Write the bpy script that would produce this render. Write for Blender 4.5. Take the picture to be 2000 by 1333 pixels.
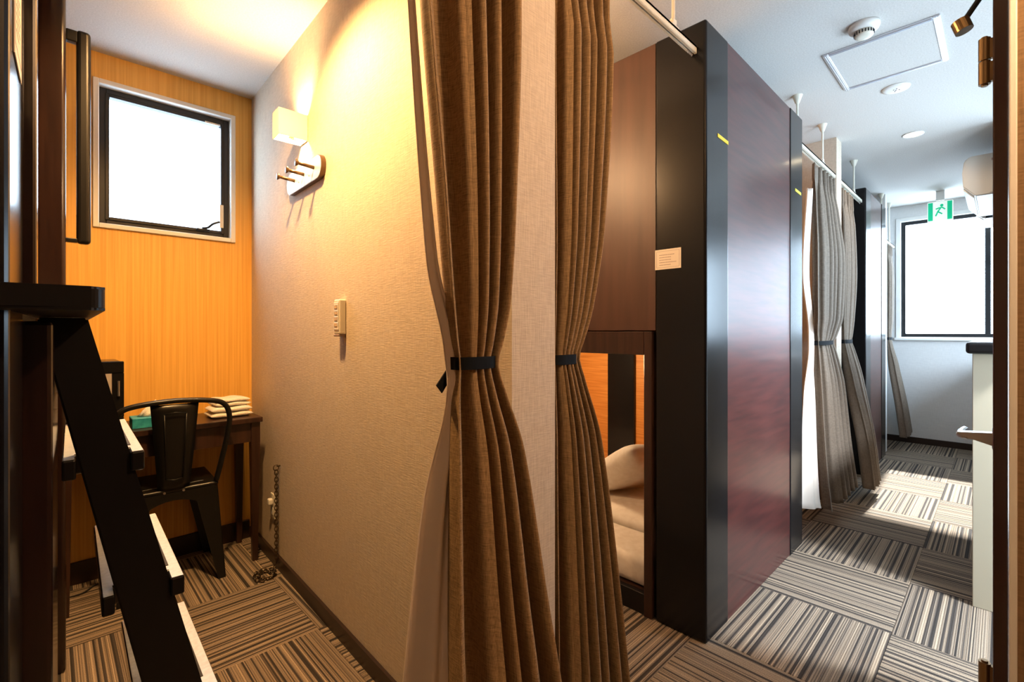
import bpy, bmesh, math, random
from mathutils import Vector, Matrix
random.seed(7)
S = bpy.context.scene
for o in list(bpy.data.objects): bpy.data.objects.remove(o)
COL = S.collection
R = math.radians
# ------------------------------------------------------------------ camera
cd = bpy.data.cameras.new('camera'); cam = bpy.data.objects.new('camera', cd); COL.objects.link(cam)
cam.location = (0, 0, 1.15); cam.rotation_euler = (R(90), 0, R(-44.2))
cd.sensor_width = 36; cd.lens = 931 / 2000 * 36; cd.shift_y = -18.5 / 2000; cd.clip_start = .02
S.camera = cam
S.view_settings.view_transform = 'Standard'; S.view_settings.look = 'None'
S.view_settings.gamma = 1; S.view_settings.use_curve_mapping = False
S.view_settings.exposure = 1.1
# ------------------------------------------------------------------ world, sun, lights
W = bpy.data.worlds.new('world'); S.world = W; W.use_nodes = True
bg = W.node_tree.nodes['Background']; bg.inputs[0].default_value = (.66, .83, 1.0, 1); bg.inputs[1].default_value = 9.0
def light(name, kind, loc, energy, color, rot=(0, 0, 0), **kw):
    l = bpy.data.lights.new(name, kind); l.energy = energy; l.color = color
    for k, v in kw.items(): setattr(l, k, v)
    o = bpy.data.objects.new(name, l); o.location = loc; o.rotation_euler = rot; COL.objects.link(o); return o
WARM = (1.0, .62, .28); WARM2 = (1.0, .72, .45)
light('sun', 'SUN', (9, 0, 5), 14, (1, .97, .92), (0, R(51), R(2)), angle=R(1.5))
def portal(loc, rot, sx, sy):
    o = light('window_portal', 'AREA', loc, 1, (1, 1, 1), rot, shape='RECTANGLE', size=sx, size_y=sy)
    o.data.cycles.is_portal = True
portal((.44, 2.99, 1.98), (R(-90), 0, 0), .50, .60)          # faces -Y
portal((6.46, .33, 1.69), (0, R(90), 0), 1.2, .80)           # faces -X
portal((4.775, -1.16, 1.55), (R(90), 0, 0), 2.4, .95)
portal((2.425, -1.16, 1.02), (R(90), 0, 0), 1.3, 1.4)          # faces +Y
def spot(loc, e, col=WARM2, ang=130, r=.05):
    return light('downlight_or_fill', 'SPOT', loc, e, col, (0, 0, 0), spot_size=R(ang), spot_blend=.6, shadow_soft_size=r)
light('entry_lamp', 'POINT', (.95, -.50, 2.25), 30, (1, .60, .30), shadow_soft_size=.05)
spot((.36, 1.60, 2.44), 105, (1, .55, .20), 150)  # warm fill added over the left room, has no fitting
st = spot((2.45, -.85, 2.30), 240, (.86, .93, 1), 80, .10); st.rotation_euler = (R(29), 0, 0)
spot((4.1, .41, 2.43), 8, WARM2, 140)
light('sconce_bulb', 'POINT', (.735, 2.11, 2.02), 17, WARM, shadow_soft_size=.022)
light('aisle_bulb', 'POINT', (1.05, 1.55, 2.02), 16, (1, .62, .32), shadow_soft_size=.05)
light('aisle_bulb', 'POINT', (3.3, 1.9, 2.02), 4, WARM2, shadow_soft_size=.05)
light('bunk_bulb', 'POINT', (2.2, 1.9, .98), 9, (1, .66, .36), shadow_soft_size=.06)
# ------------------------------------------------------------------ materials
def mat(name, col=(.5, .5, .5), rough=.5, metal=0., coat=0., spec=.5, emis=None, es=0.):
    m = bpy.data.materials.new(name); m.use_nodes = True
    b = m.node_tree.nodes['Principled BSDF']
    b.inputs['Base Color'].default_value = (*col, 1); b.inputs['Roughness'].default_value = rough
    b.inputs['Metallic'].default_value = metal; b.inputs['Coat Weight'].default_value = coat
    b.inputs['Coat Roughness'].default_value = .12
    b.inputs['Specular IOR Level'].default_value = spec
    if emis: b.inputs['Emission Color'].default_value = (*emis, 1); b.inputs['Emission Strength'].default_value = es
    return m
def nd(m, t, **kw):
    n = m.node_tree.nodes.new(t)
    for k, v in kw.items(): setattr(n, k, v)
    return n
def lk(m, a, b): m.node_tree.links.new(a, b)
def coords(m, scale, which='Object', rot=(0, 0, 0)):
    tc = nd(m, 'ShaderNodeTexCoord'); mp = nd(m, 'ShaderNodeMapping')
    mp.inputs['Scale'].default_value = scale; mp.inputs['Rotation'].default_value = rot
    lk(m, tc.outputs[which], mp.inputs[0]); return mp.outputs[0]
def noise(m, vec, scale, detail=3, rough=.5):
    n = nd(m, 'ShaderNodeTexNoise'); n.inputs['Scale'].default_value = scale
    n.inputs['Detail'].default_value = detail; n.inputs['Roughness'].default_value = rough
    lk(m, vec, n.inputs['Vector']); return n.outputs['Fac']
def ramp(m, fac, stops, interp='LINEAR'):
    r = nd(m, 'ShaderNodeValToRGB'); r.color_ramp.interpolation = interp
    e = r.color_ramp.elements
    while len(e) < len(stops): e.new(.5)
    for i, (p, c) in enumerate(stops): e[i].position = p; e[i].color = (*c, 1)
    lk(m, fac, r.inputs[0]); return r.outputs[0]
def bump(m, h, strength, dist=.002):
    b = nd(m, 'ShaderNodeBump'); b.inputs['Strength'].default_value = strength; b.inputs['Distance'].default_value = dist
    lk(m, h, b.inputs['Height']); lk(m, b.outputs[0], m.node_tree.nodes['Principled BSDF'].inputs['Normal'])
def setcol(m, s): lk(m, s, m.node_tree.nodes['Principled BSDF'].inputs['Base Color'])
def mixmath(m, a, b, op='ADD'):
    n = nd(m, 'ShaderNodeMath', operation=op)
    for i, v in enumerate((a, b)):
        if hasattr(v, 'node'): lk(m, v, n.inputs[i])
        else: n.inputs[i].default_value = v
    return n.outputs[0]
def textured(name, c1, c2, scale, nscale, rough=.6, bs=0., bd=.002, detail=4, lo=.35, hi=.65, rot=(0, 0, 0), **kw):
    m = mat(name, c1, rough, **kw); v = coords(m, scale, rot=rot); f = noise(m, v, nscale, detail)
    setcol(m, ramp(m, f, [(lo, c1), (hi, c2)]))
    if bs: bump(m, f, bs, bd)
    return m
def weave(name, c1, c2, s=1., rough=.85, bs=.5, bd=.0012):
    m = mat(name, c1, rough); tc = coords(m, (1, 1, 1))
    a = noise(m, coords(m, (60 * s, 60 * s, 700 * s)), 1, 2); b = noise(m, coords(m, (700 * s, 700 * s, 50 * s)), 1, 2)
    f = mixmath(m, mixmath(m, a, b), .5, 'MULTIPLY')
    setcol(m, ramp(m, f, [(.34, c1), (.64, c2)])); bump(m, f, bs, bd); return m
M = {}
M['wallpaper'] = weave('beige_wallpaper', (.50, .42, .33), (.66, .57, .46), .55, .8, .8, .0016)
M['dark_shell'] = mat('dark_unseen_wall', (.05, .028, .018), .6)  # unseen rear wall, coloured dark so black boards mirror little warm light
M['wallpaper_white'] = weave('white_wallpaper', (.62, .61, .60), (.70, .69, .68), .4, .8, .4)
M['ceiling'] = textured('ceiling_paper', (.52, .50, .47), (.60, .58, .55), (1, 1, 1), 160, .9, .5, .0015)
M['orange'] = textured('orange_wood_paper', (.70, .36, .06), (.82, .47, .10), (60, 60, .8), 2.2, .5, .08)
M['orange_h'] = textured('orange_wood_paper_level', (.62, .22, .035), (.78, .33, .07), (2, 2, 60), 2.2, .5)
M['red_wood'] = textured('mahogany_laminate', (.036, .009, .009), (.070, .016, .014), (2.0, 2.0, 22), 2.0, .33, rot=(0, R(24), 0), coat=.25)
M['brown_panel'] = textured('brown_laminate', (.060, .027, .017), (.08, .037, .024), (10, 10, 1), 2, .45)
M['black'] = mat('black_laminate', (.006, .006, .007), .22, coat=.06, spec=.3)
M['black_satin'] = mat('black_satin', (.005, .005, .006), .36, spec=.35)
M['dark_wood'] = textured('dark_wood', (.026, .011, .007), (.045, .019, .012), (30, 30, 2), 2, .32)
M['lbrown'] = textured('glossy_brown', (.010, .0045, .004), (.018, .008, .006), (30, 30, 2), 2, .2, coat=.25)
M['base'] = mat('baseboard_brown', (.022, .010, .006), .38)
M['door'] = mat('door_brown', (.030, .009, .006), .24, coat=.4)
M['white'] = mat('white_paint', (.76, .75, .72), .45)
M['cream'] = mat('cream_plastic', (.70, .66, .56), .4)
M['ac'] = mat('pale_plastic', (.42, .39, .35), .45)
M['hwall'] = mat('cream_panel', (.46, .40, .29), .5)
M['window_sheen'] = textured('painted_window_sheen', (.42, .48, .58), (.52, .58, .68), (30, 30, 30), 4, .34, coat=.4)  # pale blue stands in for window light reflected on the treads
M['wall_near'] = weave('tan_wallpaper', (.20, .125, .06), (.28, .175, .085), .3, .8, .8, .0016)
M['wframe'] = mat('black_aluminium', (.012, .013, .015), .35, metal=.3)
M['rail'] = mat('ivory_rail', (.74, .71, .60), .35)
M['alu'] = mat('aluminium', (.72, .74, .80), .3, metal=.7)
M['steel'] = mat('steel', (.55, .54, .52), .28, metal=1)
M['bronze'] = mat('bronze_hinge', (.30, .20, .10), .35, metal=.9)
M['chain'] = mat('dark_chain', (.16, .12, .08), .3, metal=1)
M['pegs'] = mat('bronze_peg', (.12, .075, .04), .3, metal=.6)
M['chair'] = mat('black_steel', (.006, .006, .006), .34, coat=.05, spec=.35)
M['band'] = mat('black_band', (.004, .005, .007), .8, spec=.15)
M['curtain'] = weave('brown_curtain', (.16, .10, .046), (.37, .24, .12), .8, .8, .6)
M['curtain_grey'] = weave('grey_brown_curtain', (.13, .10, .075), (.24, .19, .145), .8, .8, .6)
M['lining'] = mat('curtain_lining', (.88, .78, .68), .6)
M['cloth'] = textured('white_cloth', (.72, .67, .60), (.80, .76, .70), (1, 1, 1), 30, .9, .3, .003)
M['towel'] = textured('white_towel', (.72, .66, .58), (.84, .80, .74), (1, 1, 1), 260, .95, .8, .003)
M['paper'] = mat('paper', (.74, .66, .56), .6)
M['ink'] = mat('ink', (.25, .18, .16), .7)
M['yellow'] = mat('yellow_sticker', (.75, .62, .03), .5)
M['teal'] = textured('teal_tissue_box', (.01, .22, .30), (.04, .36, .42), (1, 1, 1), 40, .5)
M['rubber'] = mat('dark_rubber', (.012, .012, .014), .7)
M['tread_top'] = textured('tread_laminate', (.020, .019, .021), (.030, .028, .031), (20, 20, 20), 3, .36, coat=1.0)
M['green'] = mat('exit_green', (.0, .45, .22), .5, emis=(.0, .55, .28), es=.25)
M['sign_white'] = mat('exit_white', (.85, .9, .86), .5, emis=(.9, 1, .93), es=.25)
M['lamp_disc'] = mat('lamp_disc', (1, .9, .7), .5, emis=(1, .80, .50), es=7)
M['outside_wall'] = mat('pale_render', (.72, .76, .80), .8)
def glassmat(name, frost):
    m = bpy.data.materials.new(name); m.use_nodes = True; nt = m.node_tree; nt.nodes.clear()
    out = nt.nodes.new('ShaderNodeOutputMaterial'); mx = nt.nodes.new('ShaderNodeMixShader')
    t = nt.nodes.new('ShaderNodeBsdfTransparent'); t.inputs[0].default_value = (.75, .75, .75, 1) if frost else (.97, .99, 1, 1)
    g = nt.nodes.new('ShaderNodeBsdfTranslucent' if frost else 'ShaderNodeBsdfGlossy')
    if frost: g.inputs[0].default_value = (.6, .6, .6, 1)
    else: g.inputs['Roughness'].default_value = .03
    mx.inputs[0].default_value = .35 if frost else .06
    nt.links.new(t.outputs[0], mx.inputs[1]); nt.links.new(g.outputs[0], mx.inputs[2]); nt.links.new(mx.outputs[0], out.inputs[0]); return m
M['glass'] = glassmat('clear_glass', False); M['frost'] = glassmat('frosted_glass', True)
def shademat():
    m = bpy.data.materials.new('lamp_shade'); m.use_nodes = True; nt = m.node_tree; nt.nodes.clear()
    out = nt.nodes.new('ShaderNodeOutputMaterial'); mx = nt.nodes.new('ShaderNodeMixShader')
    d = nt.nodes.new('ShaderNodeBsdfDiffuse'); d.inputs[0].default_value = (.85, .76, .58, 1)
    t = nt.nodes.new('ShaderNodeBsdfTranslucent'); t.inputs[0].default_value = (.95, .84, .62, 1)
    mx.inputs[0].default_value = .10
    nt.links.new(d.outputs[0], mx.inputs[1]); nt.links.new(t.outputs[0], mx.inputs[2]); nt.links.new(mx.outputs[0], out.inputs[0]); return m
M['shade'] = shademat()
def carpetmat():
    m = mat('striped_carpet', (.2, .17, .14), .95, spec=.15)
    tc = nd(m, 'ShaderNodeTexCoord'); sp = nd(m, 'ShaderNodeSeparateXYZ'); lk(m, tc.outputs['Object'], sp.inputs[0])
    oi = nd(m, 'ShaderNodeObjectInfo')
    off = mixmath(m, mixmath(m, oi.outputs['Random'], 9.0, 'MULTIPLY'), sp.outputs[0])
    n1 = nd(m, 'ShaderNodeTexNoise', noise_dimensions='1D'); n1.inputs['Scale'].default_value = 62; n1.inputs['Detail'].default_value = 2
    lk(m, off, n1.inputs['W'])
    base = ramp(m, n1.outputs['Fac'], [(.30, (.040, .034, .030)), (.43, (.065, .053, .045)), (.47, (.19, .15, .115)), (.56, (.36, .275, .195)), (.60, (.12, .092, .07)), (.68, (.40, .31, .22))])
    # narrow ridges across the stripe, loops along it
    rg = mixmath(m, mixmath(m, sp.outputs[0], 900, 'MULTIPLY'), 0, 'ADD'); s = nd(m, 'ShaderNodeMath', operation='SINE'); lk(m, rg, s.inputs[0])
    f = noise(m, coords(m, (240, 240, 240)), 1.6, 3, .7)
    mul = ramp(m, mixmath(m, mixmath(m, s.outputs[0], .10, 'MULTIPLY'), f), [(.28, (.45, .45, .45)), (.70, (1.25, 1.25, 1.25))])
    mx = nd(m, 'ShaderNodeMix', data_type='RGBA', blend_type='MULTIPLY'); mx.inputs[0].default_value = 1
    lk(m, base, mx.inputs[6]); lk(m, mul, mx.inputs[7]); setcol(m, mx.outputs[2])
    bump(m, mixmath(m, mixmath(m, s.outputs[0], .25, 'MULTIPLY'), f), .6, .003); return m
M['carpet'] = carpetmat()
# ------------------------------------------------------------------ mesh helpers
def BM(): return bmesh.new()
def box(bm, x0, x1, y0, y1, z0, z1, bev=0., seg=2, mi=0):
    r = bmesh.ops.create_cube(bm, size=1)
    vs = r['verts']
    for v in vs: v.co = Vector(((x0 + x1) / 2 + v.co.x * (x1 - x0), (y0 + y1) / 2 + v.co.y * (y1 - y0), (z0 + z1) / 2 + v.co.z * (z1 - z0)))
    fs = {f for v in vs for f in v.link_faces}
    for f in fs: f.material_index = mi
    if bev: bmesh.ops.bevel(bm, geom=list({e for v in vs for e in v.link_edges}), offset=bev, segments=seg, profile=.5, affect='EDGES')
def cyl(bm, p, q, r0, r1=None, seg=16, caps=True):
    p, q = Vector(p), Vector(q); r1 = r0 if r1 is None else r1
    d = q - p; rot = d.to_track_quat('Z', 'Y').to_matrix().to_4x4()
    bmesh.ops.create_cone(bm, cap_ends=caps, segments=seg, radius1=r0, radius2=r1, depth=d.length, matrix=Matrix.Translation((p + q) / 2) @ rot)
def tube(bm, pts, r, seg=10, closed=False):
    pts = [Vector(p) for p in pts]; n = len(pts); rings = []; up = None
    for i, p in enumerate(pts):
        a = pts[i - 1] if (i or closed) else p; b = pts[(i + 1) % n] if (i < n - 1 or closed) else p
        t = (b - a).normalized()
        if up is None: up = t.orthogonal().normalized()
        up = (up - t * up.dot(t)).normalized(); s = t.cross(up); rr = r[i] if isinstance(r, (list, tuple)) else r
        rings.append([bm.verts.new(p + (up * math.cos(k * 2 * math.pi / seg) + s * math.sin(k * 2 * math.pi / seg)) * rr) for k in range(seg)])
    for i in range(n if closed else n - 1):
        A, B = rings[i], rings[(i + 1) % n]
        for k in range(seg): bm.faces.new((A[k], A[(k + 1) % seg], B[(k + 1) % seg], B[k]))
    if not closed: bm.faces.new(rings[0][::-1]); bm.faces.new(rings[-1])
def smoothpts(pts, n=6):
    P = [Vector(p) for p in pts]; out = []
    for i in range(len(P) - 1):
        p0, p1, p2, p3 = P[max(i - 1, 0)], P[i], P[i + 1], P[min(i + 2, len(P) - 1)]
        for k in range(n):
            t = k / n
            out.append(.5 * ((2 * p1) + (p2 - p0) * t + (2 * p0 - 5 * p1 + 4 * p2 - p3) * t * t + (3 * p1 - p0 - 3 * p2 + p3) * t ** 3))
    out.append(P[-1]); return out
def prism(bm, poly, axis, a, b):
    def mk(u, v, w): return {'x': (w, u, v), 'y': (u, w, v), 'z': (u, v, w)}[axis]
    A = [bm.verts.new(mk(u, v, a)) for u, v in poly]; B = [bm.verts.new(mk(u, v, b)) for u, v in poly]
    n = len(poly); bm.faces.new(A[::-1]); bm.faces.new(B)
    for i in range(n): bm.faces.new((A[i], A[(i + 1) % n], B[(i + 1) % n], B[i]))
def obj(name, bm, m, parent=None, smooth=False, loc=None, rotz=0, label=None):
    bmesh.ops.recalc_face_normals(bm, faces=bm.faces)
    me = bpy.data.meshes.new(name); bm.to_mesh(me); bm.free()
    for mm in (m if isinstance(m, (list, tuple)) else [m]): me.materials.append(mm)
    if smooth:
        for p in me.polygons: p.use_smooth = True
    o = bpy.data.objects.new(name, me); COL.objects.link(o)
    if parent: o.parent = parent
    if loc: o.location = loc
    o.rotation_euler.z = rotz
    if label: o['label'] = label
    return o
def bx(name, m, parent, x0, x1, y0, y1, z0, z1, bev=0., seg=2, label=None, **k):
    bm = BM(); box(bm, x0, x1, y0, y1, z0, z1, bev, seg); return obj(name, bm, m, parent, label=label, **k)
def thing(name, label, cat, loc=(0, 0, 0), rotz=0, group=None):
    o = bpy.data.objects.new(name, None); COL.objects.link(o); o.location = loc; o.rotation_euler.z = rotz; o.empty_display_size = .1
    return tag(o, label, cat, group)
def tag(o, label, cat, group=None):
    o['label'] = label; o['category'] = cat
    if group: o['group'] = group
    return o
def struct(o, label, cat):
    o['kind'] = 'structure'; o['label'] = label; o['category'] = cat; return o
CH = 2.456                                                     # ceiling height
# ------------------------------------------------------------------ setting: floor with carpet tiles
floor = struct(bx('floor', M['base'], None, -1.3, 6.5, -1.15, 3.0, -.06, -.007), 'striped carpet tile floor laid in quarter turns', 'floor')
T = .517; tiles = {}
for i in range(-7, 8):
    for j in range(-3, 6):
        x0, x1 = max(2.30 + T * i, -1.2), min(2.30 + T * (i + 1), 6.40)
        y0, y1 = max(.294 + T * j, -1.1), min(.294 + T * (j + 1), 2.943)
        if x1 - x0 < .02 or y1 - y0 < .02: continue
        turn = (i + j) % 2 == 1
        w, d = (x1 - x0, y1 - y0) if not turn else (y1 - y0, x1 - x0)
        key = (round(w, 3), round(d, 3))
        if key not in tiles:
            bm = BM(); box(bm, -w / 2 + .0006, w / 2 - .0006, -d / 2 + .0006, d / 2 - .0006, -.007, 0, .0012, 1)
            o = obj('carpet_tile', bm, M['carpet'], floor); tiles[key] = o.data
        else:
            o = bpy.data.objects.new('carpet_tile', tiles[key]); COL.objects.link(o); o.parent = floor
        o.location = ((x0 + x1) / 2, (y0 + y1) / 2, 0); o.rotation_euler.z = R(90) if turn else 0
struct(bx('ceiling', M['ceiling'], None, -1.3, 6.5, -1.15, 3.0, CH, CH + .08), 'off-white papered ceiling over room and corridor', 'ceiling')
# orange wall with window opening
def wall_with_hole(name, m, axis, a0, a1, u0, u1, hu0, hu1, hz0, hz1):
    bm = BM()
    def b(u_0, u_1, z0, z1):
        if axis == 'y': box(bm, u_0, u_1, a0, a1, z0, z1)
        else: box(bm, a0, a1, u_0, u_1, z0, z1)
    b(u0, hu0, -.06, CH + .05); b(hu1, u1, -.06, CH + .05); b(hu0, hu1, -.06, hz0); b(hu0, hu1, hz1, CH + .05)
    return obj(name, bm, m)
struct(wall_with_hole('wall_back', M['orange'], 'y', 2.943, 3.04, -1.3, .88, .165, .718, 1.655, 2.315), 'orange wood-grained wall with a small window', 'wall')
struct(bx('wall_rear', M['wallpaper'], None, .88, 6.5, 2.943, 3.04, -.06, CH + .05), 'beige papered wall behind the far bunks', 'wall')
struct(bx('wall_left', M['wallpaper'], None, -1.3, -1.2, -1.15, 2.943, -.06, CH + .05), 'beige wall behind the left bunk', 'wall')
# end wall of the corridor with window
struct(wall_with_hole('wall_end', M['wallpaper_white'], 'x', 6.40, 6.50, -1.15, 2.943, -.06, .745, 1.09, 2.30), 'pale wall at the end of the corridor', 'wall')
# partition wall (slightly askew left face)
bm = BM(); prism(bm, [(.761, .783), (.912, .783), (.932, 2.945), (.8195, 2.945)], 'z', -.005, CH + .02)
struct(obj('wall_middle', bm, M['wallpaper']), 'beige papered partition wall between the curtains', 'wall')
for k, (a, b_, lab) in enumerate([(3.79, 3.93, 'white-ended partition between the second pair of curtains'), (5.70, 5.80, 'narrow white partition before the far window')]):
    struct(bx('wall_partition', M['wallpaper_white'] if k else M['wallpaper'], None, a, b_, .775, 2.945, -.005, CH + .02), lab, 'wall')
# camera-side shell: doorway wall and stair side
struct(bx('unseen_wall_front', M['dark_shell'], None, -1.3, 1.40, -1.15, -1.05, -.06, CH + .05), 'unseen wall behind the viewer, darkened for the reflections', 'wall')
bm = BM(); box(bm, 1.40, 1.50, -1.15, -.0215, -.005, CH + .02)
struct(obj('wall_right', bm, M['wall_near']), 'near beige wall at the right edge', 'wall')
struct(bx('trim_1', M['white'], None, 1.397, 1.50, -.0214, -.0100, 0, CH, .002), 'white corner strip between the door and the beige wall', 'trim')
bm = BM()
for (u0, u1, z0, z1) in ((1.40, 1.75, -.06, 2.5), (1.75, 3.1, -.06, .3), (1.75, 3.1, 1.75, 2.5), (3.1, 3.55, -.06, 2.5), (3.55, 6.0, -.06, 1.05), (3.55, 6.0, 2.05, 2.5), (6.0, 6.5, -.06, 2.5)): box(bm, u0, u1, -1.15, -1.05, z0, z1)
struct(obj('wall_stair', bm, M['wallpaper_white']), 'pale stairwell wall beyond the door', 'wall')
bm = BM(); box(bm, 4.2, 4.30, -.10, .022, -.005, CH + .02); box(bm, 4.3, 6.40, -.10, .022, 1.98, CH + .02); box(bm, 4.3, 6.4, -.10, .022, -.005, .9)
struct(obj('wall_side', bm, M['wallpaper_white']), 'pale corridor wall behind the air conditioner', 'wall')
# baseboards
def baseb(name, m, x0, x1, y0, y1, h, lab): return struct(bx(name, m, None, x0, x1, y0, y1, 0, h, .002, 1), lab, 'baseboard')
baseb('baseboard_back', M['base'], -1.19, .806, 2.929, 2.943, .10, 'dark baseboard under the orange wall')
bm = BM(); prism(bm, [(.751, .79), (.7625, .79), (.8195, 2.929), (.8065, 2.929)], 'z', 0, .062)
struct(obj('baseboard_left', bm, M['base']), 'dark baseboard along the partition wall', 'baseboard')
baseb('baseboard_end', M['base'], 6.386, 6.40, .03, 2.93, .062, 'dark baseboard below the corridor window')
baseb('baseboard_partition', M['base'], 3.776, 3.79, .80, 2.93, .10, 'dark baseboard along the white-ended partition')
# ------------------------------------------------------------------ windows
def window(name, lab, axis, a_in, a_out, u0, u1, z0, z1, tw, fw, glass, sash=True):
    """frame in the hole; interior face at a_in, wall thickness to a_out"""
    root = struct(thing(name, lab, 'window', (0, 0, 0)), lab, 'window')
    sgn = 1
    def pb(nm, m, u_0, u_1, d0, d1, zz0, zz1, bev=0.):
        if axis == 'y': return bx(nm, m, root, u_0, u_1, a_in + d0, a_in + d1, zz0, zz1, bev)
        return bx(nm, m, root, a_in + d0, a_in + d1, u_0, u_1, zz0, zz1, bev)
    def ring(nm, m, u_0, u_1, zz0, zz1, w, d0, d1, bev=.002):
        bm = BM()
        for (p, q, r, s) in ((u_0, u_0 + w, zz0, zz1), (u_1 - w, u_1, zz0, zz1), (u_0 + w, u_1 - w, zz0, zz0 + w), (u_0 + w, u_1 - w, zz1 - w, zz1)):
            if axis == 'y': box(bm, p, q, a_in + d0, a_in + d1, r, s, bev, 1)
            else: box(bm, a_in + d0, a_in + d1, p, q, r, s, bev, 1)
        return obj(nm, bm, m, root)
    ring('window_trim', M['white'], u0 - tw, u1 + tw, z0 - tw, z1 + tw, tw + .004, -.012, .055)
    ring('window_frame', M['wframe'], u0 + .004, u1 - .004, z0 + .004, z1 - .004, fw, .035, .085)
    if sash: ring('sash', M['wframe'], u0 + fw, u1 - fw, z0 + fw, z1 - fw, fw * .55, .028, .07)
    pb('pane', glass, u0 + fw, u1 - fw, .074, .078, z0 + fw, z1 - fw)
    return root, pb
w1, pb1 = window('window_1', 'small black framed awning window high in the orange wall', 'y', 2.943, 3.04, .165, .718, 1.655, 2.315, .018, .028, M['frost'])
# crank handle and latch labels on window 1
bm = BM(); tube(bm, smoothpts([(.585, 2.965, 1.70), (.61, 2.955, 1.705), (.63, 2.94, 1.725), (.66, 2.935, 1.74)], 4), .006, 8); box(bm, .56, .62, 2.955, 2.975, 1.685, 1.697, .002, 1)
obj('crank_handle', bm, M['wframe'], w1, True)
bm = BM(); box(bm, .668, .686, 2.964, 2.9705, 1.715, 1.84, .001, 1); obj('latch_plate', bm, M['cream'], w1, label='cream latch plate')
bm = BM(); box(bm, .60, .67, 2.966, 2.971, 2.268, 2.276); obj('frame_label', bm, M['cream'], w1)
w2, pb2 = window('window_2', 'large black framed corridor end window with a white sill', 'x', 6.40, 6.50, -.06, .745, 1.09, 2.30, .035, .035, M['glass'], False)
pb2('mullion', M['wframe'], .075, .115, .02, .085, 1.12, 2.27, .002)
bx('sill', M['white'], w2, 6.35, 6.42, -.09, .79, 1.06, 1.085, .004)
bm = BM(); box(bm, 6.385, 6.41, .035, .05, 1.78, 1.86, .003, 1); obj('window_latch', bm, M['wframe'], w2)
w3, pb3 = window('window_3', 'stairwell window outside the view', 'y', -1.05, -1.15, 1.75, 3.1, .3, 1.75, .03, .035, M['glass'], False)
w4, pb4 = window('window_4', 'second stairwell window outside the view', 'y', -1.05, -1.15, 3.55, 6.0, 1.05, 2.05, .03, .035, M['glass'], False)
# ------------------------------------------------------------------ bunk capsules on the right
def capsule(x0, x1, lab, group_lab):
    y0, y1, H = .755, 2.80, 2.30
    t = thing('bunk_capsule', lab, 'bunk bed', (x0, y0, 0)); 
    def b(nm, m, X0, X1, Y0, Y1, Z0, Z1, bev=0., seg=2, label=None): return bx(nm, m, t, X0 - x0, X1 - x0, Y0 - y0, Y1 - y0, Z0, Z1, bev, seg, label)
    pw = .205
    # corner post: L of two black boards with a rounded edge
    b('corner_post', M['black'], x0, x0 + pw, y0, y0 + pw, 0, H, .010, 4, 'black corner post')
    b('end_post', M['black'], x1 - pw, x1, y0, y0 + .03, 0, H, .005, 2, 'black end post')
    b('side_panel', M['red_wood'], x0 + pw + .001, x1 - pw - .001, y0 + .004, y0 + .022, .004, H - .004, 0, 2, 'dark red wood panel')
    b('upper_panel', M['brown_panel'], x0 + .006, x0 + .024, y0 + pw + .001, y1 - .02, 1.155, H - .004, 0, 2, 'brown upper side panel')
    b('top_panel', M['black'], x0 + .01, x1, y0 + .03, y1, H - .02, H - .001)
    b('back_panel', M['orange_h'], x1 - .022, x1 - .002, y0 + .03, y1, 0, H - .02, 0, 2, 'orange wood inner panel')
    b('end_panel', M['orange_h'], x0 + .02, x1 - .022, y1 - .02, y1, 0, H - .02)
    b('lining_panel', M['orange_h'], x0 + pw, x1 - .022, y0 + .023, y0 + .035, 0, H - .02)
    b('bunk_base', M['dark_wood'], x0 + .03, x1 - .022, y0 + pw, y1 - .02, .0, .085)
    b('bunk_floor', M['dark_wood'], x0 + .03, x1 - .022, y0 + .036, y1 - .02, 1.06, 1.15)
    b('inner_post', M['black'], x1 - .045, x1 - .0222, y0 + 1.01, y0 + 1.225, .085, 1.06, .004, 2, 'black post on the inner panel')
    b('inner_rail', M['black'], x1 - .045, x1 - .0222, y0 + .25, y1 - .02, 1.0, 1.06)
    # lower opening frame
    b('opening_stile', M['dark_wood'], x0 - .004, x0 + .045, y0 + pw + .012, y0 + pw + .048, .0, 1.15, .002, 1)
    b('opening_rail', M['dark_wood'], x0 - .004, x0 + .03, y0 + pw + .0485, y1 - .05, 1.055, 1.15, .002, 1)
    b('opening_stile', M['dark_wood'], x0 - .004, x0 + .03, y1 - .0495, y1, .0, 1.15, .002, 1)
    b('opening_sill', M['black_satin'], x0 + .004, x0 + .03, y0 + pw + .0485, y1 - .05, 0, .085, .002, 1)
    return t
cap1 = capsule(1.725, 2.93, 'black and dark red bunk capsule in the middle of the corridor', '')
cap2 = capsule(4.66, 5.58, 'smaller far bunk capsule with a navy-black side before the end window', '')
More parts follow.
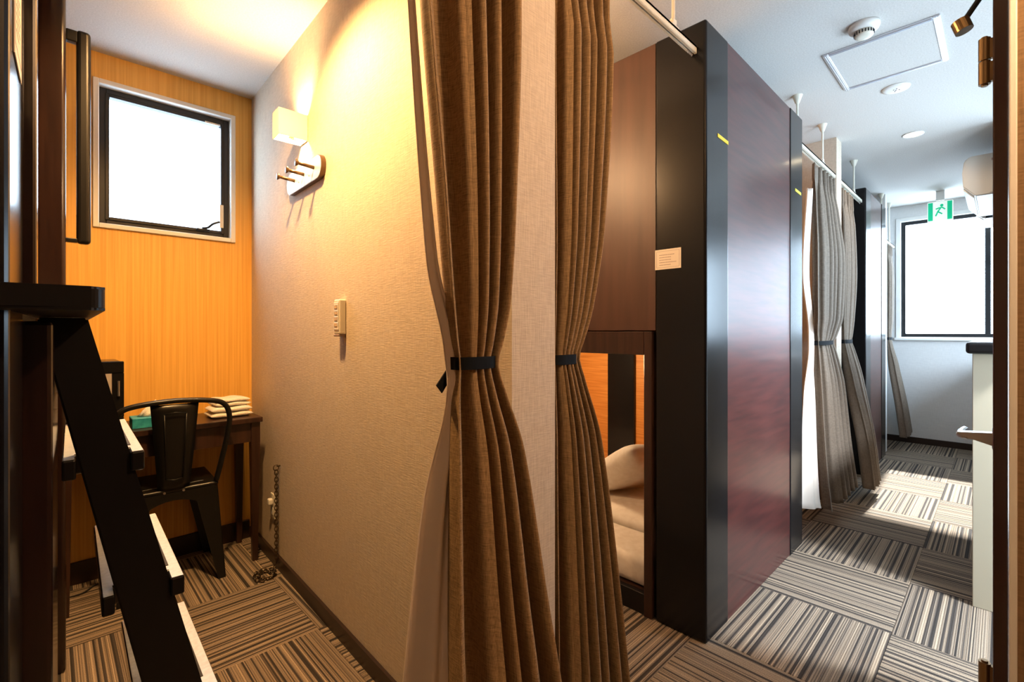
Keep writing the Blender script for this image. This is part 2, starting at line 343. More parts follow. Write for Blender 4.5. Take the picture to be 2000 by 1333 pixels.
def pillow(name, lab, loc, size, rot, m, grp=None, n=18):
    bm = BM(); bmesh.ops.create_grid(bm, x_segments=n, y_segments=n, size=.5)
    top = list(bm.verts); fs = list(bm.faces)
    def f(x, y):
        e = max(0, 1 - abs(2 * x) ** 3.2) ** .5 * max(0, 1 - abs(2 * y) ** 3.2) ** .5
        return e
    g = bmesh.ops.duplicate(bm, geom=fs + top + list(bm.edges)); bot = [v for v in g['geom'] if isinstance(v, bmesh.types.BMVert)]
    for s, vs in ((1, top), (-1, bot)):
        for v in vs:
            x, y = v.co.x, v.co.y; pin = 1 - .10 * (abs(2 * x) ** 2) * (1 - abs(2 * y)) - .0
            v.co = Vector((x * size[0] * (1 - .08 * (1 - (2 * y) ** 2) * abs(2 * x)), y * size[1] * (1 - .08 * (1 - (2 * x) ** 2) * abs(2 * y)), s * size[2] / 2 * f(x, y) + .006 * math.sin(9 * x + 5 * y) * f(x, y)))
    bmesh.ops.remove_doubles(bm, verts=bm.verts, dist=.0005)
    o = obj(name, bm, m, None, True, loc); o.rotation_euler = rot
    return tag(o, lab, 'pillow', grp)
bm = BM(); box(bm, 1.762, 2.88, .99, 2.77, .0855, .205, .03, 3)
tag(obj('mattress', bm, M['cloth'], None, True), 'white sheeted mattress inside the lower bunk', 'mattress')
# rumpled folded duvet
def blanket(name, lab, x0, x1, y0, y1, z0, h, seed, m=None):
    bm = BM(); nx, ny = 26, 26; rnd = random.Random(seed); ph = [rnd.uniform(0, 6) for _ in range(6)]
    G = [[None] * (ny + 1) for _ in range(nx + 1)]
    for i in range(nx + 1):
        for j in range(ny + 1):
            u, v = i / nx, j / ny; e = min(1, (1 - abs(2 * u - 1) ** 6)) * min(1, (1 - abs(2 * v - 1) ** 6)); e = max(e, 0) ** .4
            w = .12 * math.sin(9 * u + ph[0] + 3 * math.sin(4 * v + ph[1])) + .10 * math.sin(13 * v + ph[2] + 2 * u)
            G[i][j] = bm.verts.new((x0 + (x1 - x0) * u, y0 + (y1 - y0) * v, z0 + max(.0, h * e * (1 + w))))
    for i in range(nx):
        for j in range(ny): bm.faces.new((G[i][j], G[i + 1][j], G[i + 1][j + 1], G[i][j + 1]))
    edge = [e for e in bm.edges if e.is_boundary]
    bmesh.ops.edgeloop_fill(bm, edges=edge)
    return tag(obj(name, bm, m or M['cloth'], None, True), lab, 'blanket')
blanket('folded_duvet', 'white folded duvet lying on the lower bunk mattress', 2.0, 2.74, 1.02, 1.75, .206, .045, 3)
pillow('pillow', 'white pillow propped up inside the lower bunk', (2.34, 1.44, .385), (.46, .54, .17), (R(-33), R(6), R(-16)), M['cloth'])
# notice and stickers on the capsule
def notice(name, lab, w, h, nlines, loc, face):
    """face 'x-': reads toward -X, 'x+': toward +X"""
    t = thing(name, lab, 'notice', loc, R(0)); s = -1 if face == 'x-' else 1
    bm = BM(); box(bm, min(0, s * .0012), max(0, s * .0012), -w / 2, w / 2, -h / 2, h / 2); obj('sheet', bm, M['paper'], t)
    bm = BM(); x = s * .0014
    for (a, b_, c, d) in ((-w * .44, w * .44, h * .40, h * .41), (-w * .44, w * .44, -h * .41, -h * .40), (-w * .44, -w * .43, -h * .41, h * .41), (w * .43, w * .44, -h * .41, h * .41)):
        box(bm, min(s * .0011, x), max(s * .0011, x), a, b_, c, d)
    obj('border', bm, M['ink'], t)
    bm = BM(); rnd = random.Random(5)
    for k in range(nlines):
        z = h * (.22 - k * .5 / (nlines - 1)); u = -w * .33; end = (w * rnd.uniform(.05, .33))
        while u < end:
            l = rnd.uniform(.003, .006); box(bm, min(s * .0011, x), max(s * .0011, x), *sorted((-s * u * -1, -s * (u + l) * -1)), z - .0011, z + .0011); u += l + .0012
    obj('printed_lines', bm, M['ink'], t); return t
notice('notice_card', 'small cream notice card on the black corner post', .108, .078, 5, (1.7245, .905, 1.432), 'x-')
def sticker(lab, x0, x1, z, dz):
    bm = BM(); prism(bm, [(x0, z), (x1, z - dz), (x1, z - dz - .014), (x0, z - .014)], 'y', .7535, .7548)
    tag(obj('yellow_sticker', bm, M['yellow']), lab, 'sticker')
sticker('yellow sticker strip high on the front corner post', 1.825, 1.925, 1.905, .004)
sticker('yellow sticker strip high on the end post', 2.80, 2.90, 1.90, .004)
# ------------------------------------------------------------------ curtains
def interp(keys, z):
    ks = sorted(keys, key=lambda k: -k[0])
    if z >= ks[0][0]: return ks[0][1:]
    if z <= ks[-1][0]: return ks[-1][1:]
    for i in range(len(ks) - 1):
        a, b = ks[i], ks[i + 1]
        if z >= b[0]:
            h = b[0] - a[0]; t = (z - a[0]) / h; out = []
            for c in range(1, len(a)):
                def slope(p, q, r):
                    s1 = (q[c] - p[c]) / (q[0] - p[0]); s2 = (r[c] - q[c]) / (r[0] - q[0])
                    return 0 if s1 * s2 <= 0 else 2 * s1 * s2 / (s1 + s2)
                m0 = slope(ks[i - 1], a, b) if i else (b[c] - a[c]) / h
                m1 = slope(a, b, ks[i + 2]) if i + 2 < len(ks) else (b[c] - a[c]) / h
                out.append((2 * t ** 3 - 3 * t * t + 1) * a[c] + (t ** 3 - 2 * t * t + t) * h * m0 + (3 * t * t - 2 * t ** 3) * b[c] + (t ** 3 - t * t) * h * m1)
            return out
def curtain(lab, keys, folds, m, lining=None, tie_z=1.08, seed=1, loc=(0, 0, 0), tail=False, wts=None, deep=1., tieh=.026, ztop=2.165, zbot=.075):
    """keys: (z, xl, xr, y, amp)"""
    rnd = random.Random(seed); t = thing('curtain', lab, 'curtain', loc)
    ph = [rnd.uniform(.75, 1.3) for _ in range(folds * 2 + 2)]; am = [rnd.uniform(.6, 1.25) for _ in range(folds * 2 + 2)]
    if wts: ph = list(wts); am = [.8 if w_ < 1.5 else .55 for w_ in wts]
    N = folds * 20; cum = [0]
    for k in range(folds): cum.append(cum[-1] + ph[k])
    def section(z, u):
        xl, xr, yc, A = interp(keys, z)
        s = u * cum[-1]; k = 0
        while k < folds - 1 and s > cum[k + 1]: k += 1
        f = (s - cum[k]) / ph[k]; a = 2 * math.pi * f; w = (xr - xl) * ph[k] / cum[-1]
        wob = .12 * math.sin(z * 3.1 + k * 1.7 + seed)
        x = xl + (xr - xl) * u + .10 * w * math.sin(2 * a) - .10 * w * math.sin(a)
        hw = max(0., min(1., (ztop - .09 - z) / .12))
        y = yc - A * deep * am[k] * (math.cos(a + wob) * (.55 + .45 * hw)) + (0 if z < ztop - .1 else .006 * math.sin(a * 3))
        return x - loc[0], y - loc[1], z
    def sheet(name, us, mm, zs, dy=0., dx=0.):
        bm = BM(); G = []
        for z in zs: G.append([bm.verts.new(Vector(section(z, u)) + Vector((dx, dy, 0))) for u in us])
        for a, b in zip(G, G[1:]):
            for i in range(len(us) - 1): bm.faces.new((a[i], b[i], b[i + 1], a[i + 1]))
        o = obj(name, bm, mm, t, True); sm = o.modifiers.new('thickness', 'SOLIDIFY'); sm.thickness = .0022; sm.offset = 0; return o
    n = 90; zs = [ztop + (zbot - ztop) * i / n for i in range(n + 1)]
    sheet('fabric', [i / N for i in range(N + 1)], m, zs)
    if lining:
        bm = BM(); G = []; us = [i / 12 for i in range(13)]
        for z in [lining[0][0] + (lining[-1][0] - lining[0][0]) * i / 60 for i in range(61)]:
            xl, xr, y0_, y1_ = interp(lining, z)
            G.append([bm.verts.new((xl + (xr - xl) * u - loc[0], y0_ + (y1_ - y0_) * u + .012 * math.sin(u * 9) * min(1, (xr - xl) / .05) - loc[1], z)) for u in us])
        for a, b in zip(G, G[1:]):
            for i in range(12): bm.faces.new((a[i], b[i], b[i + 1], a[i + 1]))
        o = obj('lining', bm, M['lining'], t, True, label='pale lining side'); sm = o.modifiers.new('thickness', 'SOLIDIFY'); sm.thickness = .002; sm.offset = 0
    # tieback band
    xl, xr, yc, A = interp(keys, tie_z); cx, rx, ry = (xl + xr) / 2 - loc[0], (xr - xl) / 2 + .004, max(A * 1.45, .012) + .004
    bm = BM(); ns = 40; rings = []
    for z in (tie_z - tieh / 2, tie_z + tieh / 2):
        for r in (1, .93):
            rings.append([bm.verts.new((cx + rx * r * abs(math.cos(k * 2 * math.pi / ns)) ** .7 * math.copysign(1, math.cos(k * 2 * math.pi / ns)), yc - loc[1] + ry * r * abs(math.sin(k * 2 * math.pi / ns)) ** .7 * math.copysign(1, math.sin(k * 2 * math.pi / ns)), z)) for k in range(ns)])
    for p, q in ((0, 2), (1, 3), (0, 1), (2, 3)):
        for k in range(ns): bm.faces.new((rings[p][k], rings[p][(k + 1) % ns], rings[q][(k + 1) % ns], rings[q][k]))
    if tail: prism(bm, [(cx - rx + .005, tie_z - .008), (cx - rx - .026, tie_z - .045), (cx - rx - .012, tie_z - .062), (cx - rx + .02, tie_z - .02)], 'y', yc - loc[1] + .02, yc - loc[1] + .023)
    obj('tieback', bm, M['band'], t, False, label='black tieback band')
    return t
curtain('brown curtain tied back on the left side of the partition wall end',
        [(2.165, .500, .765, .800, .026), (1.85, .520, .764, .800, .030), (1.45, .562, .750, .798, .028), (1.22, .583, .735, .795, .024), (1.13, .594, .716, .792, .020), (1.08, .602, .702, .790, .017), (1.03, .594, .712, .786, .020), (.90, .575, .742, .768, .028), (.60, .545, .765, .735, .036), (.40, .525, .775, .705, .040), (.075, .500, .800, .675, .046)],
        4, M['curtain'], [(2.05, .498, .505, .83, .82), (1.3, .560, .575, .83, .81), (1.10, .592, .612, .81, .79), (1.04, .592, .612, .80, .785), (.80, .545, .592, .82, .775), (.40, .498, .552, .83, .735), (.08, .465, .530, .84, .70)],
        1.084, 3, (.64, .79, 0), True, [1.9, .8, .9, 1.3], 1.9)
curtain('brown curtain tied back on the right side of the partition wall end',
        [(2.165, .925, 1.170, .815, .022), (1.95, .925, 1.168, .82, .026), (1.45, .930, 1.125, .82, .026), (1.22, .932, 1.08, .82, .022), (1.13, .934, 1.050, .82, .017), (1.08, .936, 1.032, .82, .014), (1.03, .934, 1.045, .82, .018), (.85, .928, 1.105, .82, .028), (.40, .922, 1.180, .815, .034), (.075, .920, 1.225, .81, .036)],
        6, M['curtain'], None, 1.076, 8, (1.0, .82, 0), False, [1.5, .8, 1.1, .8, 1.2, .9], 1.9)
curtain('grey-brown curtain tied back against the white-ended partition',
        [(2.165, 3.28, 3.74, .79, .022), (2.02, 3.27, 3.77, .79, .026), (1.6, 3.20, 3.84, .77, .034), (1.25, 3.22, 3.80, .77, .030), (1.12, 3.28, 3.72, .78, .022), (1.08, 3.31, 3.66, .78, .016), (1.03, 3.29, 3.68, .775, .020), (.8, 3.22, 3.74, .755, .036), (.4, 3.14, 3.72, .72, .044), (.075, 3.10, 3.72, .68, .046)],
        5, M['curtain_grey'], [(2.0, 3.22, 3.28, .80, .79), (1.5, 3.12, 3.22, .80, .79), (1.12, 3.25, 3.30, .80, .79), (1.04, 3.25, 3.30, .80, .79), (.8, 3.10, 3.24, .79, .765), (.2, 3.01, 3.11, .79, .71), (.16, 3.00, 3.10, .79, .70)],
        1.08, 12, (3.5, .79, 0), False, [2.0, 1, .8, 1.2, .9], 1.3, zbot=.15)
curtain('grey-brown curtain billowing beside the navy-black far capsule',
        [(2.165, 3.96, 4.34, .795, .022), (1.6, 3.95, 4.40, .79, .030), (1.25, 3.95, 4.33, .79, .026), (1.12, 3.95, 4.24, .78, .018), (1.08, 3.96, 4.20, .775, .014), (1.03, 3.96, 4.24, .77, .018), (.8, 3.97, 4.34, .74, .03), (.4, 3.99, 4.30, .67, .036), (.075, 4.00, 4.30, .635, .036)],
        5, M['curtain_grey'], None, 1.08, 21, (4.1, .79, 0))
curtain('narrow grey curtain tied back beside the corridor end window',
        [(2.0, 5.95, 6.22, .80, .018), (1.6, 5.93, 6.25, .80, .026), (1.25, 5.93, 6.22, .80, .024), (1.08, 5.95, 6.12, .79, .012), (.8, 5.95, 6.22, .76, .03), (.4, 5.93, 6.28, .70, .034), (.14, 5.93, 6.32, .67, .034)],
        4, M['curtain_grey'], None, 1.08, 33, (6.08, .79, 0), ztop=2.02, zbot=.12)
# rails and ceiling rods
def rail(lab, x0, x1, y, z, rods):
    t = thing('curtain_rail', lab, 'curtain rail', (x0, y, z))
    bm = BM(); box(bm, 0, x1 - x0, -.011, -.005, -.012, .014); box(bm, 0, x1 - x0, .005, .011, -.012, .014); box(bm, 0, x1 - x0, -.011, .011, .006, .014)
    box(bm, 0, x1 - x0, -.011, -.0025, -.014, -.0105); box(bm, 0, x1 - x0, .0025, .011, -.014, -.0105); obj('track', bm, M['rail'], t)
    for x in rods:
        bm = BM(); cyl(bm, (x - x0, 0, .02), (x - x0, 0, CH - z - .03), .006, seg=12)
        cyl(bm, (x - x0, 0, CH - z - .045), (x - x0, 0, CH - z), .010, .026, seg=20)
        box(bm, x - x0 - .03, x - x0 + .03, -.008, .008, .012, .026, .003, 1); box(bm, x - x0 - .014, x - x0 + .014, -.007, .007, .024, .045, .003, 1)
        obj('rod', bm, M['rail'], t, False)
    bm = BM()
    for k in range(3): 
        xx = x1 - x0 - .02 - .015 * k
        tube(bm, [(xx + .006 * math.cos(a), 0, -.022 + .006 * math.sin(a)) for a in [i * math.pi / 4 for i in range(8)]], .0012, 6, True)
    obj('runner_hook', bm, M['steel'], t); return t
rail('ivory curtain rail running to the front corner post', .915, 1.722, .80, 2.195, [1.563])
rail('ivory curtain rail over the room with the ladder', .03, .758, .80, 2.195, [.1])
rail('ivory curtain rail between front capsule and white-ended partition', 2.935, 3.788, .79, 2.195, [2.97, 3.5])
rail('ivory curtain rail ending at the navy-black far capsule', 3.932, 4.655, .79, 2.195, [4.41])
rail('ivory curtain rail nearest the end window', 5.585, 6.395, .80, 2.04, [5.68 + .14 * 0 - .02, 6.12])
# ------------------------------------------------------------------ ceiling fittings
t = thing('ceiling_hatch', 'square aluminium framed access hatch in corridor ceiling', 'hatch', (2.62, .177, CH))
bx('hatch_panel', M['ceiling'], t, .022, .438, .022, .394, -.006, -.0005)
for (a, b_, c, d) in ((0, .46, 0, .024), (0, .46, .392, .416), (0, .024, .0245, .3915), (.436, .46, .0245, .3915)):
    bm = BM(); box(bm, a, b_, c, d, -.009, 0, .002, 1)
    long_x = (b_ - a) > (d - c)
    for s in (.30, .62):
        if long_x: y = c + (d - c) * s; box(bm, a, b_, y - .0012, y + .0012, -.012, -.008)
        else: x = a + (b_ - a) * s; box(bm, x - .0012, x + .0012, c, d, -.012, -.008)
    obj('hatch_frame', bm, M['alu'], t)
def lathe(bm, prof, seg=32, cx=0, cy=0):
    rings = [[bm.verts.new((cx + r * math.cos(k * 2 * math.pi / seg), cy + r * math.sin(k * 2 * math.pi / seg), z)) for k in range(seg)] for r, z in prof]
    for a, b in zip(rings, rings[1:]):
        for k in range(seg): bm.faces.new((a[k], a[(k + 1) % seg], b[(k + 1) % seg], b[k]))
    bm.faces.new(rings[0]); bm.faces.new(rings[-1])
t = thing('smoke_detector', 'round white smoke detector on the ceiling before the hatch', 'smoke detector', (2.49, .41, CH))
bm = BM(); lathe(bm, [(.056, 0), (.056, -.012), (.052, -.022), (.040, -.028)]); obj('base', bm, M['white'], t, True)
bm = BM(); lathe(bm, [(.034, -.028), (.034, -.046), (.028, -.052), (.01, -.053)]); obj('sensor_head', bm, M['cream'], t, True)
bm = BM()
for k in range(20):
    a = k * 2 * math.pi / 20; x, y = .0345 * math.cos(a), .0345 * math.sin(a); box(bm, x - .002, x + .002, y - .002, y + .002, -.044, -.032)
obj('vent_slots', bm, M['rubber'], t)
t = thing('ceiling_speaker', 'flat round white fitting on the ceiling behind the hatch', 'alarm', (3.255, .397, CH))
bm = BM(); lathe(bm, [(.062, 0), (.060, -.006), (.045, -.010), (.02, -.012)]); obj('cover', bm, M['white'], t, True)
bm = BM(); 
for x, y in ((0, 0), (.013, .006), (-.012, .008), (.004, -.014), (-.018, -.006)): cyl(bm, (x, y, -.0145), (x, y, -.010), .0028, seg=8)
obj('indicator_dot', bm, M['ink'], t)
t = thing('downlight', 'glowing recessed downlight in the corridor ceiling', 'ceiling light', (4.1, .41, CH))
bm = BM(); lathe(bm, [(.058, 0), (.058, -.004), (.050, -.006), (.048, -.002)]); obj('trim_ring', bm, M['white'], t, True)
bm = BM(); lathe(bm, [(.047, -.001), (.047, -.003), (.01, -.0035)]); obj('lamp_glow', bm, M['lamp_disc'], t, True)
t = thing('exit_sign', 'green and white exit sign with running figure by the end window', 'exit sign', (5.9, .40, 2.27))
bx('sign_box', M['sign_white'], t, 0, .04, -.088, .088, -.10, .085, .004)
bm = BM(); box(bm, -.003, .001, -.083, -.050, -.09, .077); box(bm, -.003, .001, .050, .083, -.09, .077); obj('green_panel', bm, M['green'], t)
bm = BM(); cyl(bm, (-.003, -.012, .045), (.001, -.012, .045), .012, seg=12)
for pts in ([(-.01, .03), (.015, -.01)], [(.015, -.01), (-.015, -.035)], [(.015, -.01), (.03, -.05)], [(-.01, .03), (-.035, .005)], [(0, .025), (.03, .015)]):
    tube(bm, [(-.001, p[0], p[1]) for p in pts], .006, 6)
obj('running_figure', bm, M['green'], t)
bm = BM(); box(bm, .015, .035, -.03, .03, .0955, CH - 2.27, .002, 1); obj('bracket', bm, M['white'], t)
def air_con(lab, x0, L, z0, z1, y0, y1):
    t = thing('air_conditioner', lab, 'air conditioner', (x0, y0, z0)); h, d = z1 - z0, y1 - y0
    prof = [(0, 0), (0, h), (d * .78, h), (d * .95, h * .90), (d, h * .62), (d * .97, h * .25), (d * .62, 0)]
    bm = BM(); prism(bm, prof, 'x', 0, L); bmesh.ops.bevel(bm, geom=list(bm.edges), offset=.006, segments=2, affect='EDGES'); obj('casing', bm, M['ac'], t)
    bm = BM(); prism(bm, [(.0, .02), (0, h - .02), (d * .22, h - .012), (d * .22, .012)], 'x', -.004, .004); obj('end_cap', bm, M['ac'], t)
    bm = BM(); prism(bm, [(d * .66, -.004), (d * .97, h * .22), (d * .985, h * .26), (d * .65, .01)], 'x', .05, L - .05); obj('louvre', bm, M['cream'], t)
    bm = BM(); box(bm, -.006, -.0035, d * .1, d * .16, h - .05, h - .035); obj('screw_cap', bm, M['ink'], t)
    return t
air_con('off-white wall air conditioner high on the right corridor wall', 4.34, .80, 2.035, 2.30, .0222, .185)
t = air_con('smaller white air unit beside the exit sign near the window', 5.75, .55, 2.12, 2.27, .0222, .16)
bx('side_grille', M['wframe'], t, -.0085, -.0045, .035, .075, .0, .14)
# ------------------------------------------------------------------ half wall with black cap, door
t = thing('half_wall', 'cream half wall with a black rounded handrail cap at right', 'half wall', (2.77, -.05, 0))
bx('body', M['hwall'], t, 0, 1.42, 0, .137, 0, 1.058, .002, 1)
bm = BM(); box(bm, -.045, 1.42, -.01, .156, 1.0585, 1.106, .012, 3); obj('cap', bm, M['black_satin'], t, label='black rounded cap')
door = struct(thing('door_1', 'dark brown open door seen edge-on at the right', 'door', (1.52, 0, 0)), 'dark brown open door seen edge-on at the right', 'door')
bx('door_jamb', M['door'], door, -.02, .045, -.0098, .0145, 0, 2.05, .003, 2)
bx('door_leaf', M['door'], door, .05, .58, -.018, .0115, .01, 2.02, .002, 1)
for z in (1.765, .345):
    bm = BM(); cyl(bm, (.01, .028, z + .002), (.01, .028, z + .052), .0105, seg=20); cyl(bm, (.01, .028, z - .052), (.01, .028, z - .001), .0105, seg=20)
    box(bm, .004, .016, .0145, .026, z - .048, z - .004); box(bm, .004, .016, .0145, .026, z + .004, z + .048); cyl(bm, (.01, .028, z - .056), (.01, .028, z + .056), .006, seg=12)
    obj('hinge', bm, M['bronze'], door, False)
t2 = BM(); cyl(t2, (.125, .0115, .89), (.125, .017, .89), .026, seg=24); cyl(t2, (.125, .017, .89), (.125, .060, .89), .009, seg=14)
tube(t2, smoothpts([(.125, .058, .89), (.14, .072, .889), (.19, .074, .887), (.245, .070, .886)], 5), .0095, 12)
prism(t2, [(.0115, .905), (.078, .899), (.080, .893), (.0115, .872)], 'x', .112, .138)
obj('lever_handle', t2, M['steel'], door, False, label='steel lever handle')
bx('latch_plate', M['steel'], door, .0455, .0505, -.006, .004, .85, .97, .0005, 1)
bm = BM(); tube(bm, [(.02, .016, 1.95), (.03, .06, 1.888)], .006, 8); box(bm, .0, .05, .0145, .02, 1.93, 1.99, .002, 1); obj('closer_arm', bm, M['wframe'], door)
bm = BM(); cyl(bm, (.03, .062, 1.860), (.03, .070, 1.886), .017, seg=24); obj('roller', bm, M['bronze'], door, label='bronze-brown roller')
# ------------------------------------------------------------------ left bunk and ladder (turned by about one and a half degrees)
ROT = R(-1.46); LP = (-.05, 0, 0)
lb = thing('bunk_bed', 'glossy dark brown bunk at the left edge with a ladder against it', 'bunk bed', LP, ROT)
def l(nm, m, *a, bev=.002, seg=2, label=None): return bx(nm, m, lb, *a, bev, seg, label)
l('corner_post', M['black'], -.205, 0, .757, .96, 0, 2.30, bev=.008, seg=3, label='black corner post')
l('opening_stile', M['lbrown'], -.04, .0135, .9605, 1.0, 1.2, 2.30, bev=.004)
l('lower_stile', M['lbrown'], -.04, .030, .961, 1.30, .0, 1.165, bev=.006)
l('far_stile', M['lbrown'], -.036, .036, 2.20, 2.34, 0, 2.42, bev=.010, seg=4)
l('front_panel', M['lbrown'], -1.1, -.2055, .760, .778, 0, 2.30)
l('back_panel', M['orange_h'], -1.12, -1.1, .76, 2.34, 0, 2.30, bev=0)
l('end_panel', M['lbrown'], -1.1, -.0365, 2.32, 2.34, 0, 2.30, bev=0)
l('top_panel', M['lbrown'], -1.1, 0, .961, 2.195, 2.26, 2.30, bev=0)
l('bunk_floor', M['lbrown'], -1.1, -.001, 1.005, 2.195, 1.10, 1.165, bev=0)
l('lower_panel', M['black'], -.03, -.004, 1.305, 2.195, .0, .30, bev=0)
l('opening_rail', M['lbrown'], -.03, .0, 1.305, 2.195, 1.02, 1.0995, bev=0)
g = BM(); 
tube(g, smoothpts([(.083, 2.24, 1.47), (.083, 2.24, 1.6), (.083, 2.24, 2.0), (.083, 2.24, 2.15)], 3), .001, 4)
g.free(); g = BM()
box(g, .062, .100, 2.225, 2.262, 1.455, 2.195, .012, 4); box(g, .0355, .066, 2.23, 2.255, 2.150, 2.19, .004, 2); box(g, .0355, .066, 2.23, 2.255, 1.458, 1.472, .003, 2)
obj('grab_bar', g, M['black_satin'], lb, label='black upright grab bar')
n2 = notice('notice_sheet', 'narrow notice sheet on the black post of the left bunk', .10, .16, 9, (-.05 + .0006 + .0255 * .85, .85, 1.555), 'x+'); n2.rotation_euler.z = ROT
pillow('pillow', 'white pillow on the upper bunk just behind the step slab', (-.20, 1.62, 1.242), (.40, .50, .12), (0, 0, ROT), M['cloth'])
bm = BM(); box(bm, -1.08, -.06, 1.02, 2.18, 1.1655, 1.178, .006, 2)
o = obj('upper_mattress', bm, M['cloth'], None, True, LP, ROT); tag(o, 'thin white pad on the upper left bunk floor', 'mattress')
la = thing('bunk_ladder', 'black wooden ladder leaning on the left bunk', 'ladder', LP, ROT)
# platform slab (top step), rounded corner
bm = BM(); box(bm, -.035, .082, .70, .7565, 1.174, 1.1995); bmesh.ops.delete(bm, geom=list(bm.verts), context='VERTS')
c = [(.076 + .006 * 0, 1.38)]
poly = [(.003, 1.38), (.003, .7565 - .0), (-.10, .7565), (-.10, .700)] + [(.066 + .012 * math.sin(a), .712 - .012 * math.cos(a)) for a in [k * math.pi / 12 for k in range(7)]] + [(.078, 1.38)]
prism(bm, poly, 'z', 1.1735, 1.2); bmesh.ops.bevel(bm, geom=[e for e in bm.edges if abs(e.verts[0].co.z - e.verts[1].co.z) < 1e-5], offset=.003, segments=2, affect='EDGES')
obj('top_step', bm, M['black_satin'], la)
def xl(z): return .010 + (1.17 - z) * .205
def xr(z): return .070 + (1.17 - z) * .236
for y in (1.05, 1.44):
    bm = BM(); prism(bm, [(xl(1.172), 1.172), (xr(1.172), 1.172), (xr(0), 0), (xl(0), 0)], 'y', y, y + .028)
    bmesh.ops.bevel(bm, geom=list(bm.edges), offset=.003, segments=2, affect='EDGES'); obj('stringer', bm, M['black_satin'], la)
for k, z in enumerate((.944, .708, .472, .236)):
    a, b_ = xl(z) - .018, xr(z) + .020 + .002 * k
    tr = obj('tread', (lambda q: (box(q, a, b_, 1.0785, 1.4395, z - .033, z, .003, 2), q)[1])(BM()), M['tread_top'], la)
    gx = xr(z) + .011
    bm = BM(); box(bm, a + .002, b_ - .002, 1.081, 1.4375, z + .0001, z + .0011); obj('tread_sheen', bm, M['window_sheen'], tr, label='tread top painted pale as window sheen')  # thin sheet carrying the painted reflection
    bm = BM(); box(bm, gx - .012, gx - .006, 1.10, 1.425, z + .0012, z + .0022); obj('grip_strip', bm, M['rubber'], tr)
    # nose pieces that reach past the near stringer
    bm = BM(); box(bm, xr(z) + .001, b_, 1.04, 1.0784, z - .033, z, .003, 2); box(bm, a, xl(z) - .001, 1.04, 1.0784, z - .033, z, .003, 2); obj('tread_nose', bm, M['black_satin'], tr)
    bm = BM(); box(bm, xr(z) + .003, b_ - .002, 1.0415, 1.0809, z + .0001, z + .0011); box(bm, a + .002, xl(z) - .003, 1.0415, 1.0809, z + .0001, z + .0011); obj('nose_sheen', bm, M['window_sheen'], tr, label='tread top painted pale as window sheen')
# ------------------------------------------------------------------ partition wall fittings
WR = R(-1.55)
def wx(y): return .7397 + .0271 * y
t = thing('wall_lamp', 'cream box wall lamp glowing above the peg rack', 'wall lamp', (wx(2.07), 2.07, 2.02), WR)
bm = BM(); th = .003
for (a, b_, c, d) in ((-.118, -.002, 0, th), (-.118, -.002, .08 - th, .08), (-.118, -.118 + th, th, .08 - th), (-.006, -.003, th, .08 - th)): box(bm, a, b_, c, d, -.055, .055)
obj('shade', bm, M['shade'], t)
bm = BM(); cyl(bm, (-.055, .04, -.03), (-.055, .04, -.045), .012, seg=14); box(bm, -.055, -.007, .036, .044, -.05, -.044); obj('lamp_holder', bm, M['white'], t)
t = thing('peg_rack', 'rounded white-faced wall rack with three bronze pegs under the lamp', 'coat rack', (wx(1.87), 1.87, 1.765), WR)
def stadium(w, h, r, n=10):
    P = []
    for cx, cz, a0 in ((w - r, r, -90), (w - r, h - r, 0), (r, h - r, 90), (r, r, 180)):
        for k in range(n + 1): a = R(a0 + 90 * k / n); P.append((cx + r * math.cos(a), cz + r * math.sin(a)))
    return P
bm = BM(); prism(bm, stadium(.41, .095, .044), 'x', -.020, -.0005); obj('rack_board', bm, M['pegs'], t)
bm = BM(); prism(bm, [(u * .985 + .003, v * .95 + .0025) for u, v in stadium(.41, .095, .044)], 'x', -.0208, -.0199); obj('rack_face', bm, M['white'], t, label='white front face')
for y in (.075, .19, .305):
    bm = BM(); cyl(bm, (-.0208, y, .05), (-.080, y, .054), .0075, .0065, 14); cyl(bm, (-.080, y, .054), (-.090, y, .0545), .0065, .015, 18); cyl(bm, (-.090, y, .0545), (-.093, y, .0546), .015, .014, 18)
    obj('peg', bm, M['pegs'], t, True)
bm = BM()
for y in (.13, .25): cyl(bm, (-.0222, y, .03), (-.0207, y, .03), .003, seg=10)
obj('screw', bm, M['ink'], t)
t = thing('remote_control', 'cream remote control holder mounted on the partition wall', 'switch', (wx(1.68), 1.68, 1.14), WR)
bx('holder', M['cream'], t, -.026, -.0005, 0, .052, 0, .128, .005, 3)
bx('front_plate', M['white'], t, -.0285, -.0262, .006, .046, .016, .118, .001, 1)
bm = BM()
for k in range(4): box(bm, -.0300, -.0286, .012, .040, .028 + .022 * k, .042 + .022 * k, .0005, 1)
obj('button', bm, M['alu'], t)
bx('holder_foot', M['ink'], t, -.029, -.002, .004, .048, -.008, -.0005, .002, 1)
t = thing('wall_outlet', 'cream socket plate low on the partition wall behind the chain', 'outlet', (wx(2.50), 2.50, .22), WR)
bx('plate', M['cream'], t, -.008, -.0005, 0, .07, 0, .12, .003, 2)
bx('plug', M['white'], t, -.030, -.0085, .02, .048, .07, .10, .006, 3)
bx('socket', M['white'], t, -.011, -.0085, .018, .052, .02, .055, .001, 1)
